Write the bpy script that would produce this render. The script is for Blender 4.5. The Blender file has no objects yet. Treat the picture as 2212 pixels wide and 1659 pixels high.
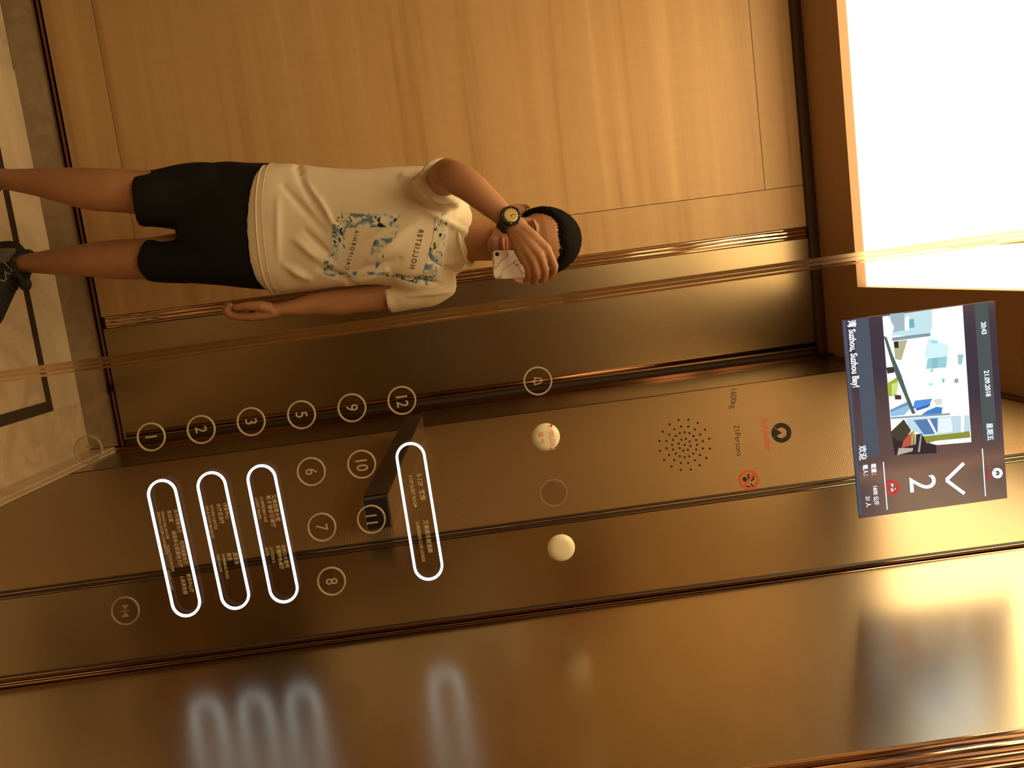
import bpy, bmesh, math, random
from mathutils import Vector, Matrix, noise
from mathutils.bvhtree import BVHTree
import numpy as np

S = bpy.context.scene
COL = S.collection
random.seed(4)

# ------------------------------------------------------------------ camera
F = 1800.0
ZC = 1.487
P_ROT = (0.0209, -0.1303, 0.1287)
def _rot(p):
    rx, ry, rz = p
    cx, sx, cy, sy, cz, sz = math.cos(rx), math.sin(rx), math.cos(ry), math.sin(ry), math.cos(rz), math.sin(rz)
    Rx = np.array([[1,0,0],[0,cx,-sx],[0,sx,cx]]); Ry = np.array([[cy,0,sy],[0,1,0],[-sy,0,cy]]); Rz = np.array([[cz,-sz,0],[sz,cz,0],[0,0,1]])
    return Rz @ Ry @ Rx
RR = _rot(P_ROT)                      # (X, Z, Y) -> (picture down, picture right, forward)
EYE = Vector((0, 0, ZC))
def _w(v):                            # base (X,Z,Y) -> world
    return Vector((v[0], v[2], v[1]))
AX_A, AX_B, AX_C = _w(RR[0]), _w(RR[1]), _w(RR[2])
cam_d = bpy.data.cameras.new('camera')
cam_d.sensor_width = 36.0
cam_d.lens = F / 2212 * 36.0
cam_d.clip_start = 0.02
cam = bpy.data.objects.new('camera', cam_d)
COL.objects.link(cam)
M = Matrix.Identity(4)
for i, v in enumerate((AX_B, -AX_A, -AX_C)):
    for j in range(3): M[j][i] = v[j]
M.translation = EYE
cam.matrix_world = M
S.camera = cam

# ------------------------------------------------------------------ world, exposure
W = bpy.data.worlds.new('world'); S.world = W; W.use_nodes = True
W.node_tree.nodes['Background'].inputs[0].default_value = (0.02, 0.012, 0.006, 1)
S.view_settings.view_transform = 'Standard'
S.view_settings.look = 'None'
S.view_settings.gamma = 1.0
S.view_settings.use_curve_mapping = False
S.view_settings.exposure = 0.0
try:
    S.cycles.max_bounces = 10; S.cycles.transparent_max_bounces = 24
    S.cycles.sample_clamp_indirect = 4.0
except Exception: pass
LIGHT_RGB = (1.0, 0.71, 0.36)
LIGHT_L = 5.4

# ------------------------------------------------------------------ helpers
def ray(x, y):
    v = AX_A * ((y - 829.5) / F) + AX_B * ((x - 1106) / F) + AX_C
    return v
def U(x, y, Y=None, X=None, Z=None):
    d = ray(x, y)
    if Y is not None: t = Y / d.y
    elif X is not None: t = X / d.x
    else: t = (Z - ZC) / d.z
    return EYE + d * t
def pxm(px, Y): return px * Y / F       # picture pixels -> metres at depth Y
DM = 1.05                              # plane of the mirror-polished front wall
XR, YB, YR = 0.443, 3.033, -0.933      # right wall, far wall, wall behind the camera
ZS, ZCEIL = 0.12, 2.72
XL = -1.25

def link(name, me, mat=None, parent=None, smooth=False, **props):
    o = bpy.data.objects.new(name, me)
    COL.objects.link(o)
    if mat is not None and me is not None and not me.materials: me.materials.append(mat)
    if parent is not None: adopt(parent, o)
    if smooth:
        for p in me.polygons: p.use_smooth = True
    for k, v in props.items(): o[k] = v
    return o
def empty(name, loc, **props):
    # children are written in world coordinates, so every root keeps the identity transform unless moved after
    o = bpy.data.objects.new(name, None); COL.objects.link(o)
    o.empty_display_size = 0.05
    o.location = loc
    for k, v in props.items(): o[k] = v
    return o
def adopt(parent, o):
    o.parent = parent
    o.matrix_parent_inverse = Matrix.Translation(-Vector(parent.location))
def mesh(name, vs, fs):
    me = bpy.data.meshes.new(name); me.from_pydata([tuple(v) for v in vs], [], fs); me.update(); return me
RS = [1.0]                             # girth factor used while the man is built
class MB:
    def __init__(s): s.v = []; s.f = []
    def quadbox(s, c):                  # c: 8 corners, 4 near then 4 far, same order
        b = len(s.v); s.v += [Vector(p) for p in c]
        for q in ((0,1,2,3),(7,6,5,4),(0,4,5,1),(1,5,6,2),(2,6,7,3),(3,7,4,0)): s.f.append(tuple(b+i for i in q))
        return s
    def box(s, a, b):
        x0,y0,z0 = [min(a[i],b[i]) for i in range(3)]; x1,y1,z1 = [max(a[i],b[i]) for i in range(3)]
        return s.quadbox([(x0,y0,z0),(x1,y0,z0),(x1,y0,z1),(x0,y0,z1),(x0,y1,z0),(x1,y1,z0),(x1,y1,z1),(x0,y1,z1)])
    def grid(s, P):                     # P[i][j]
        b = len(s.v); n, m = len(P), len(P[0])
        for r in P: s.v += [Vector(p) for p in r]
        for i in range(n-1):
            for j in range(m-1): s.f.append((b+i*m+j, b+(i+1)*m+j, b+(i+1)*m+j+1, b+i*m+j+1))
        return s
    def rings(s, R, cap=True, closed=False):
        b = len(s.v); n = len(R[0])
        for r in R: s.v += [Vector(p) for p in r]
        L = len(R)
        for i in range(L if closed else L-1):
            k = (i+1) % L
            for j in range(n): s.f.append((b+i*n+j, b+i*n+(j+1)%n, b+k*n+(j+1)%n, b+k*n+j))
        if cap and not closed:
            s.f.append(tuple(b+j for j in reversed(range(n)))); s.f.append(tuple(b+(L-1)*n+j for j in range(n)))
        return s
    def tube(s, pts, r, n=10, closed=False, flat=1.0, hint=None):
        pts = [Vector(p) for p in pts]; L = len(pts)
        rr = [q*RS[0] for q in (r if isinstance(r, (list, tuple)) else [r]*L)]
        R = []
        for i, p in enumerate(pts):
            if closed: t = pts[(i+1)%L] - pts[i-1]
            else: t = pts[min(i+1,L-1)] - pts[max(i-1,0)]
            t.normalize()
            h = Vector(hint) if hint is not None else (Vector((0,1,0)) if abs(t.y) < .9 else Vector((0,0,1)))
            u = t.cross(h).normalized(); w = u.cross(t).normalized()
            R.append([p + u*math.cos(a)*rr[i] + w*math.sin(a)*rr[i]*flat for a in [2*math.pi*k/n for k in range(n)]])
        return s.rings(R, closed=closed)
    def ell(s, c, r, nu=20, nv=12, rot=None):
        c = Vector(c); R = []; r = [q*RS[0] for q in r]
        for i in range(1, nv):
            th = math.pi*i/nv
            ring = []
            for j in range(nu):
                ph = 2*math.pi*j/nu
                v = Vector((r[0]*math.sin(th)*math.cos(ph), r[1]*math.sin(th)*math.sin(ph), r[2]*math.cos(th)))
                if rot is not None: v = rot @ v
                ring.append(c+v)
            R.append(ring)
        b = len(s.v); s.rings(R, cap=False)
        top = Vector((0,0,r[2])); bot = Vector((0,0,-r[2]))
        if rot is not None: top = rot@top; bot = rot@bot
        s.v += [c+top, c+bot]; t = len(s.v)-2
        for j in range(nu):
            s.f.append((t, b+(j+1)%nu, b+j)); e = b+(nv-2)*nu
            s.f.append((t+1, e+j, e+(j+1)%nu))
        return s
    def build(s, name, mat, parent=None, smooth=False, fix=True, **props):
        me = mesh(name, s.v, s.f)
        if fix:
            bm = bmesh.new(); bm.from_mesh(me); bmesh.ops.recalc_face_normals(bm, faces=bm.faces); bm.to_mesh(me); bm.free()
        return link(name, me, mat, parent, smooth, **props)

def spline(pts, n):                      # catmull-rom through tuples
    pts = [np.array(p, float) for p in pts]; out = []
    P = [2*pts[0]-pts[1]] + pts + [2*pts[-1]-pts[-2]]
    for i in range(1, len(P)-2):
        for k in range(n):
            t = k/n
            out.append(.5*((2*P[i]) + (-P[i-1]+P[i+1])*t + (2*P[i-1]-5*P[i]+4*P[i+1]-P[i+2])*t*t + (-P[i-1]+3*P[i]-3*P[i+1]+P[i+2])*t**3))
    out.append(pts[-1]); return out

def loft(mb, rows, n=24, sub=5, power=2.0, hint=(0,1,0)):
    """rows: (x px, y px, Y, half width m across the picture, half depth m). A closed, rounded limb."""
    rows = [tuple(U(r[0], r[1], Y=r[2]*RS[0])) + (r[3]*RS[0], r[4]*RS[0]) for r in rows]
    q = spline(rows, sub)
    R = []; L = len(q)
    pts = [Vector(r[:3]) for r in q]
    for i in range(L):
        t = (pts[min(i+1,L-1)] - pts[max(i-1,0)]).normalized()
        h = Vector(hint)
        u = t.cross(h).normalized(); w = u.cross(t).normalized()
        a, b = max(q[i][3], .001), max(q[i][4], .001)
        ring = []
        for k in range(n):
            an = 2*math.pi*k/n; c, s_ = math.cos(an), math.sin(an)
            cc = math.copysign(abs(c)**(2/power), c); ss = math.copysign(abs(s_)**(2/power), s_)
            ring.append(pts[i] + u*cc*a + w*ss*b)
        R.append(ring)
    def capr(i, sgn):
        t = (pts[1]-pts[0] if i == 0 else pts[-1]-pts[-2]).normalized()*sgn
        out = []
        for f in (.5, .85):
            k = math.sqrt(1-f*f)
            d = min(q[i][3], q[i][4])*f*.6
            out.append([pts[i] + (p-pts[i])*k + t*d for p in R[i]])
        return out
    a = capr(0, -1); b = capr(-1, 1)
    return a, R, b
def add_loft(mb, rows, round_start=True, round_end=True, **kw):
    a, R, b = loft(mb, rows, **kw)
    allr = (list(reversed(a)) if round_start else []) + R + (b if round_end else [])
    mb.rings(allr)
    return mb

def remesh(mb, voxel, smooth_it=4, displace=None):
    me = mesh('tmp', mb.v, mb.f)
    bm = bmesh.new(); bm.from_mesh(me); bmesh.ops.recalc_face_normals(bm, faces=bm.faces); bm.to_mesh(me); bm.free()
    o = bpy.data.objects.new('tmp', me); COL.objects.link(o)
    m = o.modifiers.new('r', 'REMESH'); m.mode = 'VOXEL'; m.voxel_size = voxel
    if smooth_it:
        s = o.modifiers.new('s', 'SMOOTH'); s.factor = .5; s.iterations = smooth_it
    dg = bpy.context.evaluated_depsgraph_get(); dg.update()
    out = bpy.data.meshes.new_from_object(o.evaluated_get(dg))
    bpy.data.objects.remove(o)
    if displace:
        nrm = [v.normal.copy() for v in out.vertices]
        for v, n in zip(out.vertices, nrm):
            v.co = displace(v.co.copy(), n)
    out.update()
    return out

# flat printing: polygons given in picture pixels and laid on a surface by a mapper px -> point
def on_plane(Y): return lambda x, y: U(x, y, Y=Y)
def poly(mb, pts, mapper, th=Vector((0, .0006, 0))):
    a = [mapper(*p) for p in pts]
    b = len(mb.v); n = len(a)
    mb.v += a + [p + th for p in a]
    mb.f.append(tuple(b+i for i in range(n))); mb.f.append(tuple(b+n+i for i in reversed(range(n))))
    for i in range(n): mb.f.append((b+i, b+n+i, b+n+(i+1)%n, b+(i+1)%n))
def ringpx(mb, c, r0, r1, mapper, n=48, th=Vector((0,.0012,0)), a0=0, a1=2*math.pi):
    full = abs(a1-a0-2*math.pi) < 1e-6
    m = n if full else n+1
    O, I = [], []
    for k in range(m):
        a = a0 + (a1-a0)*k/n
        O.append(mapper(c[0]+r1*math.cos(a), c[1]+r1*math.sin(a))); I.append(mapper(c[0]+r0*math.cos(a), c[1]+r0*math.sin(a)))
    R = [[O[k], I[k], I[k]+th, O[k]+th] for k in range(m)]
    mb.rings(R, cap=not full, closed=full)
def stadium(a, b, r, n=20):
    a, b = Vector(a), Vector(b); d = (b-a).normalized(); p = Vector((-d.y, d.x))
    out = []
    for k in range(n+1):
        t = math.pi*k/n - math.pi/2; out.append(b + (d*math.cos(t) + p*math.sin(t))*r)
    for k in range(n+1):
        t = math.pi*k/n + math.pi/2; out.append(a + (d*math.cos(t) + p*math.sin(t))*r)
    return out
def slope(x): return .236 - 8.1e-5*x
_tc = {}
def text(name, s, org, size, mat, parent, mapper, direc=None, up=None, sx=1.0, align='CENTER', off=0.0, space=1.0, th=0.0, **props):
    key = (s, align, off, space)
    if key not in _tc:
        c = bpy.data.curves.new('t', 'FONT'); c.body = s; c.size = 1.0; c.align_x = align; c.align_y = 'CENTER'
        c.fill_mode = 'FRONT'; c.offset = off; c.space_character = space; c.resolution_u = 4
        o = bpy.data.objects.new('t', c); COL.objects.link(o)
        dg = bpy.context.evaluated_depsgraph_get(); dg.update()
        me = bpy.data.meshes.new_from_object(o.evaluated_get(dg))
        bpy.data.objects.remove(o)
        _tc[key] = me
    me = _tc[key].copy()
    if direc is None: direc = (slope(org[0]), 1.0)
    if up is None: up = (1.0, -.135)
    dv = Vector(direc).normalized()*size*sx; uv = Vector(up).normalized()*size
    for v in me.vertices:
        p = Vector(org) + dv*v.co.x + uv*v.co.y
        v.co = mapper(p.x, p.y)
    me.materials.clear(); me.materials.append(mat)
    me.update()
    return link(name, me, None, parent, **props)

# ------------------------------------------------------------------ materials
def mat(name): 
    m = bpy.data.materials.new(name); m.use_nodes = True
    nt = m.node_tree; return m, nt, nt.nodes['Principled BSDF']
def simple(name, col, rough=.5, metal=0.0, spec=.5, bump=0, bscale=200):
    m, nt, b = mat(name)
    b.inputs['Base Color'].default_value = (*col, 1); b.inputs['Roughness'].default_value = rough
    b.inputs['Metallic'].default_value = metal; b.inputs['Specular IOR Level'].default_value = spec
    if bump:
        tx = nt.nodes.new('ShaderNodeTexCoord'); n = nt.nodes.new('ShaderNodeTexNoise'); n.inputs['Scale'].default_value = bscale
        bp = nt.nodes.new('ShaderNodeBump'); bp.inputs['Strength'].default_value = bump; bp.inputs['Distance'].default_value = .002
        nt.links.new(tx.outputs['Object'], n.inputs['Vector']); nt.links.new(n.outputs['Fac'], bp.inputs['Height']); nt.links.new(bp.outputs['Normal'], b.inputs['Normal'])
    return m
def emit(name, col, k=1.0):
    m = bpy.data.materials.new(name); m.use_nodes = True; nt = m.node_tree
    nt.nodes.clear(); e = nt.nodes.new('ShaderNodeEmission'); o = nt.nodes.new('ShaderNodeOutputMaterial')
    e.inputs[0].default_value = (*col, 1); e.inputs[1].default_value = k; nt.links.new(e.outputs[0], o.inputs[0]); return m
def ramp(nt, stops, fac):
    r = nt.nodes.new('ShaderNodeValToRGB'); el = r.color_ramp.elements
    while len(el) > 2: el.remove(el[-1])
    el[0].position, el[0].color = stops[0][0], (*stops[0][1], 1)
    el[1].position, el[1].color = stops[-1][0], (*stops[-1][1], 1)
    for p, c in stops[1:-1]:
        e = el.new(p); e.color = (*c, 1)
    nt.links.new(fac, r.inputs['Fac']); return r.outputs['Color']
def mapped(nt, scale, rot=(0,0,0), loc=(0,0,0)):
    tx = nt.nodes.new('ShaderNodeTexCoord'); mp = nt.nodes.new('ShaderNodeMapping')
    mp.inputs['Scale'].default_value = scale; mp.inputs['Rotation'].default_value = rot; mp.inputs['Location'].default_value = loc
    nt.links.new(tx.outputs['Object'], mp.inputs['Vector']); return mp.outputs['Vector']

def brushed(name, col, rough, streak):
    m, nt, b = mat(name)
    b.inputs['Metallic'].default_value = 1.0
    v = mapped(nt, streak)
    n = nt.nodes.new('ShaderNodeTexNoise'); n.inputs['Scale'].default_value = 1.0; n.inputs['Detail'].default_value = 6
    nt.links.new(v, n.inputs['Vector'])
    c = ramp(nt, [(.3, tuple(k*.985 for k in col)), (.7, tuple(min(1, k*1.015) for k in col))], n.outputs['Fac'])
    nt.links.new(c, b.inputs['Base Color'])
    r = nt.nodes.new('ShaderNodeMapRange'); r.inputs['To Min'].default_value = rough*.97; r.inputs['To Max'].default_value = rough*1.03
    nt.links.new(n.outputs['Fac'], r.inputs['Value']); nt.links.new(r.outputs[0], b.inputs['Roughness'])
    return m
M_bronze = brushed('brushed_bronze', (.30, .235, .14), .27, (3, 3, 260))
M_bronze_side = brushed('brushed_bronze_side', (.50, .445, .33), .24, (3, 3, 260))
M_bronze_dk = brushed('mirror_dimmed_bronze', (.32, .25, .15), .26, (3, 3, 260))  # darker copy of the side bronze, mirror dimming put into the colour
M_copper = simple('polished_copper', (.72, .52, .37), .07, 1.0)
M_copper2 = simple('soft_copper', (.62, .48, .33), .10, 1.0)
M_dkcopper = simple('dark_copper', (.22, .11, .06), .12, 1.0)
M_groove = simple('groove_black', (.012, .006, .004), .6)
# linen embossed bronze
M_linen, nt, b = mat('embossed_bronze')
b.inputs['Metallic'].default_value = .85; b.inputs['Roughness'].default_value = .42
v1 = mapped(nt, (1,1,1), (math.radians(8),0,0))
w1 = nt.nodes.new('ShaderNodeTexWave'); w1.bands_direction = 'Y'; w1.inputs['Scale'].default_value = 42; w1.inputs['Distortion'].default_value = .4
w2 = nt.nodes.new('ShaderNodeTexWave'); w2.bands_direction = 'Z'; w2.inputs['Scale'].default_value = 60; w2.inputs['Distortion'].default_value = .4
nt.links.new(v1, w1.inputs['Vector']); nt.links.new(v1, w2.inputs['Vector'])
mm = nt.nodes.new('ShaderNodeMath'); mm.operation = 'MULTIPLY'; nt.links.new(w1.outputs['Fac'], mm.inputs[0]); nt.links.new(w2.outputs['Fac'], mm.inputs[1])
nt.links.new(ramp(nt, [(0, (.36,.255,.135)), (.8, (.50,.37,.20))], mm.outputs[0]), b.inputs['Base Color'])
bp = nt.nodes.new('ShaderNodeBump'); bp.inputs['Strength'].default_value = .5; bp.inputs['Distance'].default_value = .0006
nt.links.new(mm.outputs[0], bp.inputs['Height']); nt.links.new(bp.outputs['Normal'], b.inputs['Normal'])
# veneer
def veneer(name, k=1.0, off=0):
    m, nt, b = mat(name)
    b.inputs['Roughness'].default_value = .42; b.inputs['Specular IOR Level'].default_value = .35
    n = nt.nodes.new('ShaderNodeTexNoise'); n.inputs['Detail'].default_value = 5; n.inputs['Scale'].default_value = 1
    nt.links.new(mapped(nt, (.55, .55, 20), loc=(off, 0, off)), n.inputs['Vector'])
    n2 = nt.nodes.new('ShaderNodeTexNoise'); n2.inputs['Detail'].default_value = 3; n2.inputs['Scale'].default_value = 1
    nt.links.new(mapped(nt, (60, 60, 5), loc=(off, 0, 3)), n2.inputs['Vector'])
    c1 = ramp(nt, [(.25, (.38*k,.225*k,.09*k)), (.42, (.50*k,.315*k,.14*k)), (.6, (.53*k,.34*k,.155*k)), (.75, (.58*k,.385*k,.185*k))], n.outputs['Fac'])
    c2 = ramp(nt, [(.3, (.95,.94,.93)), (.7, (1,1,1))], n2.outputs['Fac'])
    mx = nt.nodes.new('ShaderNodeMix'); mx.data_type = 'RGBA'; mx.blend_type = 'MULTIPLY'; mx.inputs['Factor'].default_value = 1
    nt.links.new(c1, mx.inputs[6]); nt.links.new(c2, mx.inputs[7]); nt.links.new(mx.outputs[2], b.inputs['Base Color'])
    return m
M_ven = veneer('wood_veneer'); M_vend = veneer('low_bounce_veneer', .42, 4.1); M_ven2 = veneer('wood_veneer_frame', .96, 2.3)
# marble
def marble(name, base, dark, sc=3.0):
    m, nt, b = mat(name)
    b.inputs['Roughness'].default_value = .22
    n = nt.nodes.new('ShaderNodeTexNoise'); n.inputs['Scale'].default_value = sc; n.inputs['Detail'].default_value = 9; n.inputs['Distortion'].default_value = 1.6; n.inputs['Roughness'].default_value = .62
    nt.links.new(mapped(nt, (1,1,1)), n.inputs['Vector'])
    nt.links.new(ramp(nt, [(.32, dark), (.47, tuple((a+c)/2 for a, c in zip(base, dark))), (.56, base), (.75, tuple(min(1,k*1.1) for k in base))], n.outputs['Fac']), b.inputs['Base Color'])
    return m
M_marble = marble('cream_marble', (.64,.52,.36), (.50,.39,.26), 4.5)
M_marble2 = marble('cream_marble_border', (.70,.58,.40), (.56,.45,.31), 3.2)
M_skirt = marble('shaded_marble', (.34,.26,.17), (.25,.19,.12), 6)  # marble darkened: shade on the upright skirting is put into its colour
M_blackmarble = simple('black_marble', (.035,.026,.018), .2)
M_ceil = simple('painted_ceiling', (.34,.21,.115), .55)
M_seam_shade = simple('dark_seam_shade', (.06,.035,.02), .7)
# light diffuser
M_light = emit('light_diffuser', LIGHT_RGB, LIGHT_L)
M_lampframe = simple('lamp_seam', (.93,.90,.80), .5)
# clear bronze-tinted glass
def clearglass(name, tint, k):
    m = bpy.data.materials.new(name); m.use_nodes = True; nt = m.node_tree; nt.nodes.clear()
    t = nt.nodes.new('ShaderNodeBsdfTransparent'); t.inputs[0].default_value = (*tint, 1)
    g = nt.nodes.new('ShaderNodeBsdfGlossy'); g.inputs['Roughness'].default_value = .03; g.inputs[0].default_value = (.9,.75,.6,1)
    x = nt.nodes.new('ShaderNodeMixShader'); x.inputs[0].default_value = k
    o = nt.nodes.new('ShaderNodeOutputMaterial')
    nt.links.new(t.outputs[0], x.inputs[1]); nt.links.new(g.outputs[0], x.inputs[2]); nt.links.new(x.outputs[0], o.inputs[0]); return m
M_glass = clearglass('bronze_tinted_glass', (.97,.955,.93), .012)
M_glassbtn = clearglass('button_glass', (.93,.91,.89), .02)
M_print = simple('warm_grey_print', (.50,.44,.33), .6)
M_print_dim = simple('dim_grey_print', (.30,.23,.15), .6)
M_print_w = simple('small_print', (.75,.66,.48), .6)
M_black = simple('black_print', (.02,.016,.012), .5)
M_red = simple('red_print', (.75,.12,.05), .5)
M_redpale = simple('pale_red_print', (.95,.45,.30), .5)
M_dome = simple('cream_plastic', (.93,.88,.66), .28)
M_ringlight = emit('white_led', (.72,.86,1.0), 1.9)

# ------------------------------------------------------------------ setting
mb = MB(); mb.box((XL, YR, -.05), (XR, YB, -.002))
floor = mb.build('floor', M_marble, kind='structure')
# inlay corner from the picture, its band and the pieces around it
ic = U(116, 887, Z=0)                    # outer corner of black inlay
iw = .036
ilx0 = XL + .35
yb_in = ic.y - iw; xr_in = ic.x - iw
def slab(name, a, b, m, **k): return MB().box((a[0], a[1], -.002), (b[0], b[1], 0)).build(name, m, floor, **k)
g = .0008
slab('marble_border', (ilx0, ic.y+g), (ic.x, YB-.001), M_marble2, label='pale marble strip behind the black inlay')
slab('marble_border', (ic.x+g, 1.10), (XR-.001, YB-.001), M_marble, label='veined marble strip beside the lift door')
slab('black_inlay', (ilx0+.04, yb_in), (ic.x, ic.y), M_blackmarble, label='black marble inlay line')
slab('black_inlay', (xr_in, 1.3), (ic.x, yb_in-g), M_blackmarble, label='black marble inlay line')
slab('marble_field', (ilx0+.04, 1.3), (xr_in-g, yb_in-g), M_marble)

# far wall (the car's rear wall, seen in the mirror)
H = ZCEIL
Xt0, Xt1 = U(1000, 585, Y=YB).x, U(1000, 613, Y=YB).x
tb = U(900, 610, Y=YB)
MB().box((XL, YB+.012, 0), (XR, YB+.05, H+.1)).build('wall_back', M_seam_shade, kind='structure')
wb = bpy.data.objects['wall_back']
jr = U(1450, 437, Y=YB).x; jt = U(1635, 200, Y=YB).z; jb = U(285, 480, Y=YB).z
j = .0022
def pan(name, x0, x1, z0, z1, m, dy=0.0, parent=wb, **k): 
    return MB().box((x0, YB-dy, z0), (x1, YB+.012, z1)).build(name, m, parent, **k)
tx = U(1000, 598, Y=YB).x                # fluted trim on far wall
pan('veneer_panel', XL+.12, jr-j, jb+j, jt-j, M_ven, .0, label='large inset wood veneer panel')
pan('veneer_panel', jr, tx-.022, ZS+.007, H-.035, M_ven2, .0, label='upright veneer strip beside the inset panel')
pan('veneer_panel', XL, jr-j, jt, H-.035, M_ven2, .0, label='veneer strip above the inset panel')
pan('veneer_panel', XL, jr-j, ZS+.007, jb, M_ven2, .0, label='veneer strip below the inset panel')
pan('veneer_panel', XL, XL+.12-j, jb+j, jt-j, M_ven2, .0, label='upright veneer strip at the far edge of the inset panel')
pan('bronze_panel', tx+.022, XR-.03, ZS+.007, H-.035, M_bronze, .004, label='brushed bronze panel in the corner')
# skirting on far wall and right wall
MB().box((XL, YB-.010, 0), (XR-.012, YB+.01, ZS-.0165)).build('baseboard_back', M_skirt, kind='structure')
MB().box((XL, YB-.014, ZS-.016), (XR-.012, YB+.01, ZS-.011)).box((XL, YB-.008, ZS-.006), (XR-.012, YB+.01, ZS+.003)).build('trim_1', M_dkcopper, kind='structure')
MB().box((XR-.010, DM+.02, 0), (XR, YB-.012, ZS-.03)).box((XR-.006, DM+.02, ZS-.028), (XR, YB-.012, ZS)).build('baseboard_right', M_marble2, kind='structure')

# right wall: the part behind the mirror plane, and the part in front of it
MB().box((XR+.006, YR, 0), (XR+.05, YB+.05, H+.1)).build('wall_right', M_groove, kind='structure')
wr = bpy.data.objects['wall_right']
LB = DM + .392                            # trim between smooth and linen panels, and its twin in front
yth = U(1100, 897, X=XR).y               # thin joint near the corner
def rpan(name, y0, y1, m, z0=ZS+.004, z1=H, d=0.0, **k): return MB().box((XR-d, y0, z0), (XR+.006, y1, z1)).build(name, m, wr, **k)
rpan('smooth_panel', DM+.008, LB-.026, M_bronze_dk, label='smooth brushed bronze panel behind the buttons')
rpan('embossed_panel', LB+.026, yth-.010, M_linen, label='bronze panel with fine embossed linen grain')
rpan('smooth_panel', yth+.006, YB-.08, M_bronze_dk, label='narrow smooth bronze strip near the corner')
rpan('corner_post', YB-.075, YB-.001, M_dkcopper, d=.012, label='dark polished corner post')
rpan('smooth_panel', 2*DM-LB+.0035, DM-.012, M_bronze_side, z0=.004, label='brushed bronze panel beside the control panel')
rpan('embossed_panel', YR+.05, 2*DM-LB-.047, M_linen, z0=.004, label='embossed bronze panel at the side of the camera')

# ribs
def ribs(name, lines, mt, **k):
    """lines: list of (p0, p1, r) in world; each an upright half-round rib."""
    m = MB()
    for p0, p1, r in lines: m.tube([p0, p1], r, n=12)
    return m.build(name, mt, smooth=True, kind='structure', **k)
def vert(xpx, ypx, dx=0, **pl):
    """an upright through the picture point on a plane, floor to ceiling"""
    p = U(xpx, ypx, **pl); return p
def upright(x, y, r, z0=0, z1=H): return (Vector((x, y, z0)), Vector((x, y, z1)), r)
# corner between control panel and brushed wall: tilted a hair, as in the photograph
c0, c1 = U(0, 1490, Y=DM), U(2212, 1196, Y=DM)
def edge_at(z):
    t = (z-c0.z)/(c1.z-c0.z); return c0.x + (c1.x-c0.x)*t
def corner_rib(dx, y, r): return (Vector((edge_at(0)+dx, y, 0)), Vector((edge_at(H)+dx, y, H)), r)
m = MB()
for z0, z1 in ((0, H),):
    for dx0, dx1, y0, y1 in ((-.0166, .010, DM-.0042, DM+.004),):
        m.quadbox([(edge_at(z0)+dx0,y0,z0),(edge_at(z0)+dx1,y0,z0),(edge_at(z1)+dx1,y0,z1),(edge_at(z1)+dx0,y0,z1),(edge_at(z0)+dx0,y1,z0),(edge_at(z0)+dx1,y1,z0),(edge_at(z1)+dx1,y1,z1),(edge_at(z1)+dx0,y1,z1)])
m.build('trim_2', M_groove, kind='structure')
def flutes(name, prof, mt, at_, bulge=.0006):
    """prof: (start, end) offsets of polished strips; at_(offset, proud, z) gives the point."""
    m = MB()
    for a, b_ in prof:
        sec = [(a+(b_-a)*k/6, bulge*math.sin(math.pi*k/6)) for k in range(7)]
        rr = []
        for z in (0, H):
            rr.append([at_(o, p, z) for o, p in sec] + [at_(b_, -.002, z), at_(a, -.002, z)])
        m.rings(rr)
    return m.build(name, mt, kind='structure')
def at_corner(o, p, z): return Vector((edge_at(z)+o, DM-.0045-p, z))
flutes('trim_3', [(-.0165,-.0152),(-.0098,-.0076),(-.0066,-.0046),(-.0006,.0024)], M_copper, at_corner)
flutes('trim_13', [(-.0150,-.0100),(-.0044,-.0008)], M_dkcopper, at_corner, .0004)  # dark bands put the reflections between the strips into the colour
def at_side(y0): return lambda o, p, z: Vector((XR-.0005-p, y0+o, z))
# pair of ribs behind the mirror plane, dark joint in between
flutes('trim_4', [(.001,.008),(-.022,-.018)], M_copper2, at_side(LB), .0004)
flutes('trim_14', [(.012,.021),(-.014,-.004)], M_groove, at_side(LB), .0004)
flutes('trim_5', [(-.004,.0)], M_dkcopper, at_side(yth))
# in front: the wide fluted trim at the picture's lower right
LD = 2*DM - LB
flutes('trim_6', [(-.002,.003),(-.020,-.010),(-.033,-.027),(-.046,-.040)], M_copper, at_side(LD), .0012)
flutes('trim_15', [(-.009,-.0025),(-.0265,-.0205),(-.0395,-.0335)], M_dkcopper, at_side(LD), .0006)  # dark bands colour in the reflections between these flutes too
# fluted trim on the far wall
def at_far(x0): return lambda o, p, z: Vector((x0+o, YB-.004-p, ZS+.02 if z == 0 else H-.04))
flutes('trim_7', [(-.020,-.014),(-.012,-.001),(.001,.012),(.014,.020)], M_copper, at_far(tx), .002)
ribs('trim_8', [upright(XR-.045, YB-.006, .009, ZS+.02, H-.04)], M_dkcopper)

# left edge of the control panel with its polished upright
a0, a1 = U(0, 824, Y=DM), U(1860, 566, Y=DM)
def la(z): return a0.x + (a1.x-a0.x)*(z-a0.z)/(a1.z-a0.z)
def strip(x0, x1, y0, y1, nm, mt):
    m = MB().quadbox([(la(0)+x0,y0,0),(la(0)+x1,y0,0),(la(H)+x1,y0,H),(la(H)+x0,y0,H),(la(0)+x0,y1,0),(la(0)+x1,y1,0),(la(H)+x1,y1,H),(la(H)+x0,y1,H)])
    return m.build(nm, mt, kind='structure')
strip(-.0015, .0015, DM-.002, DM+.012, 'trim_9', M_copper)
strip(-.0125, -.0075, DM+.010, DM+.016, 'trim_10', M_copper2)
strip(-.0068, -.0025, DM+.010, DM+.016, 'trim_11', M_copper2)

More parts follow.
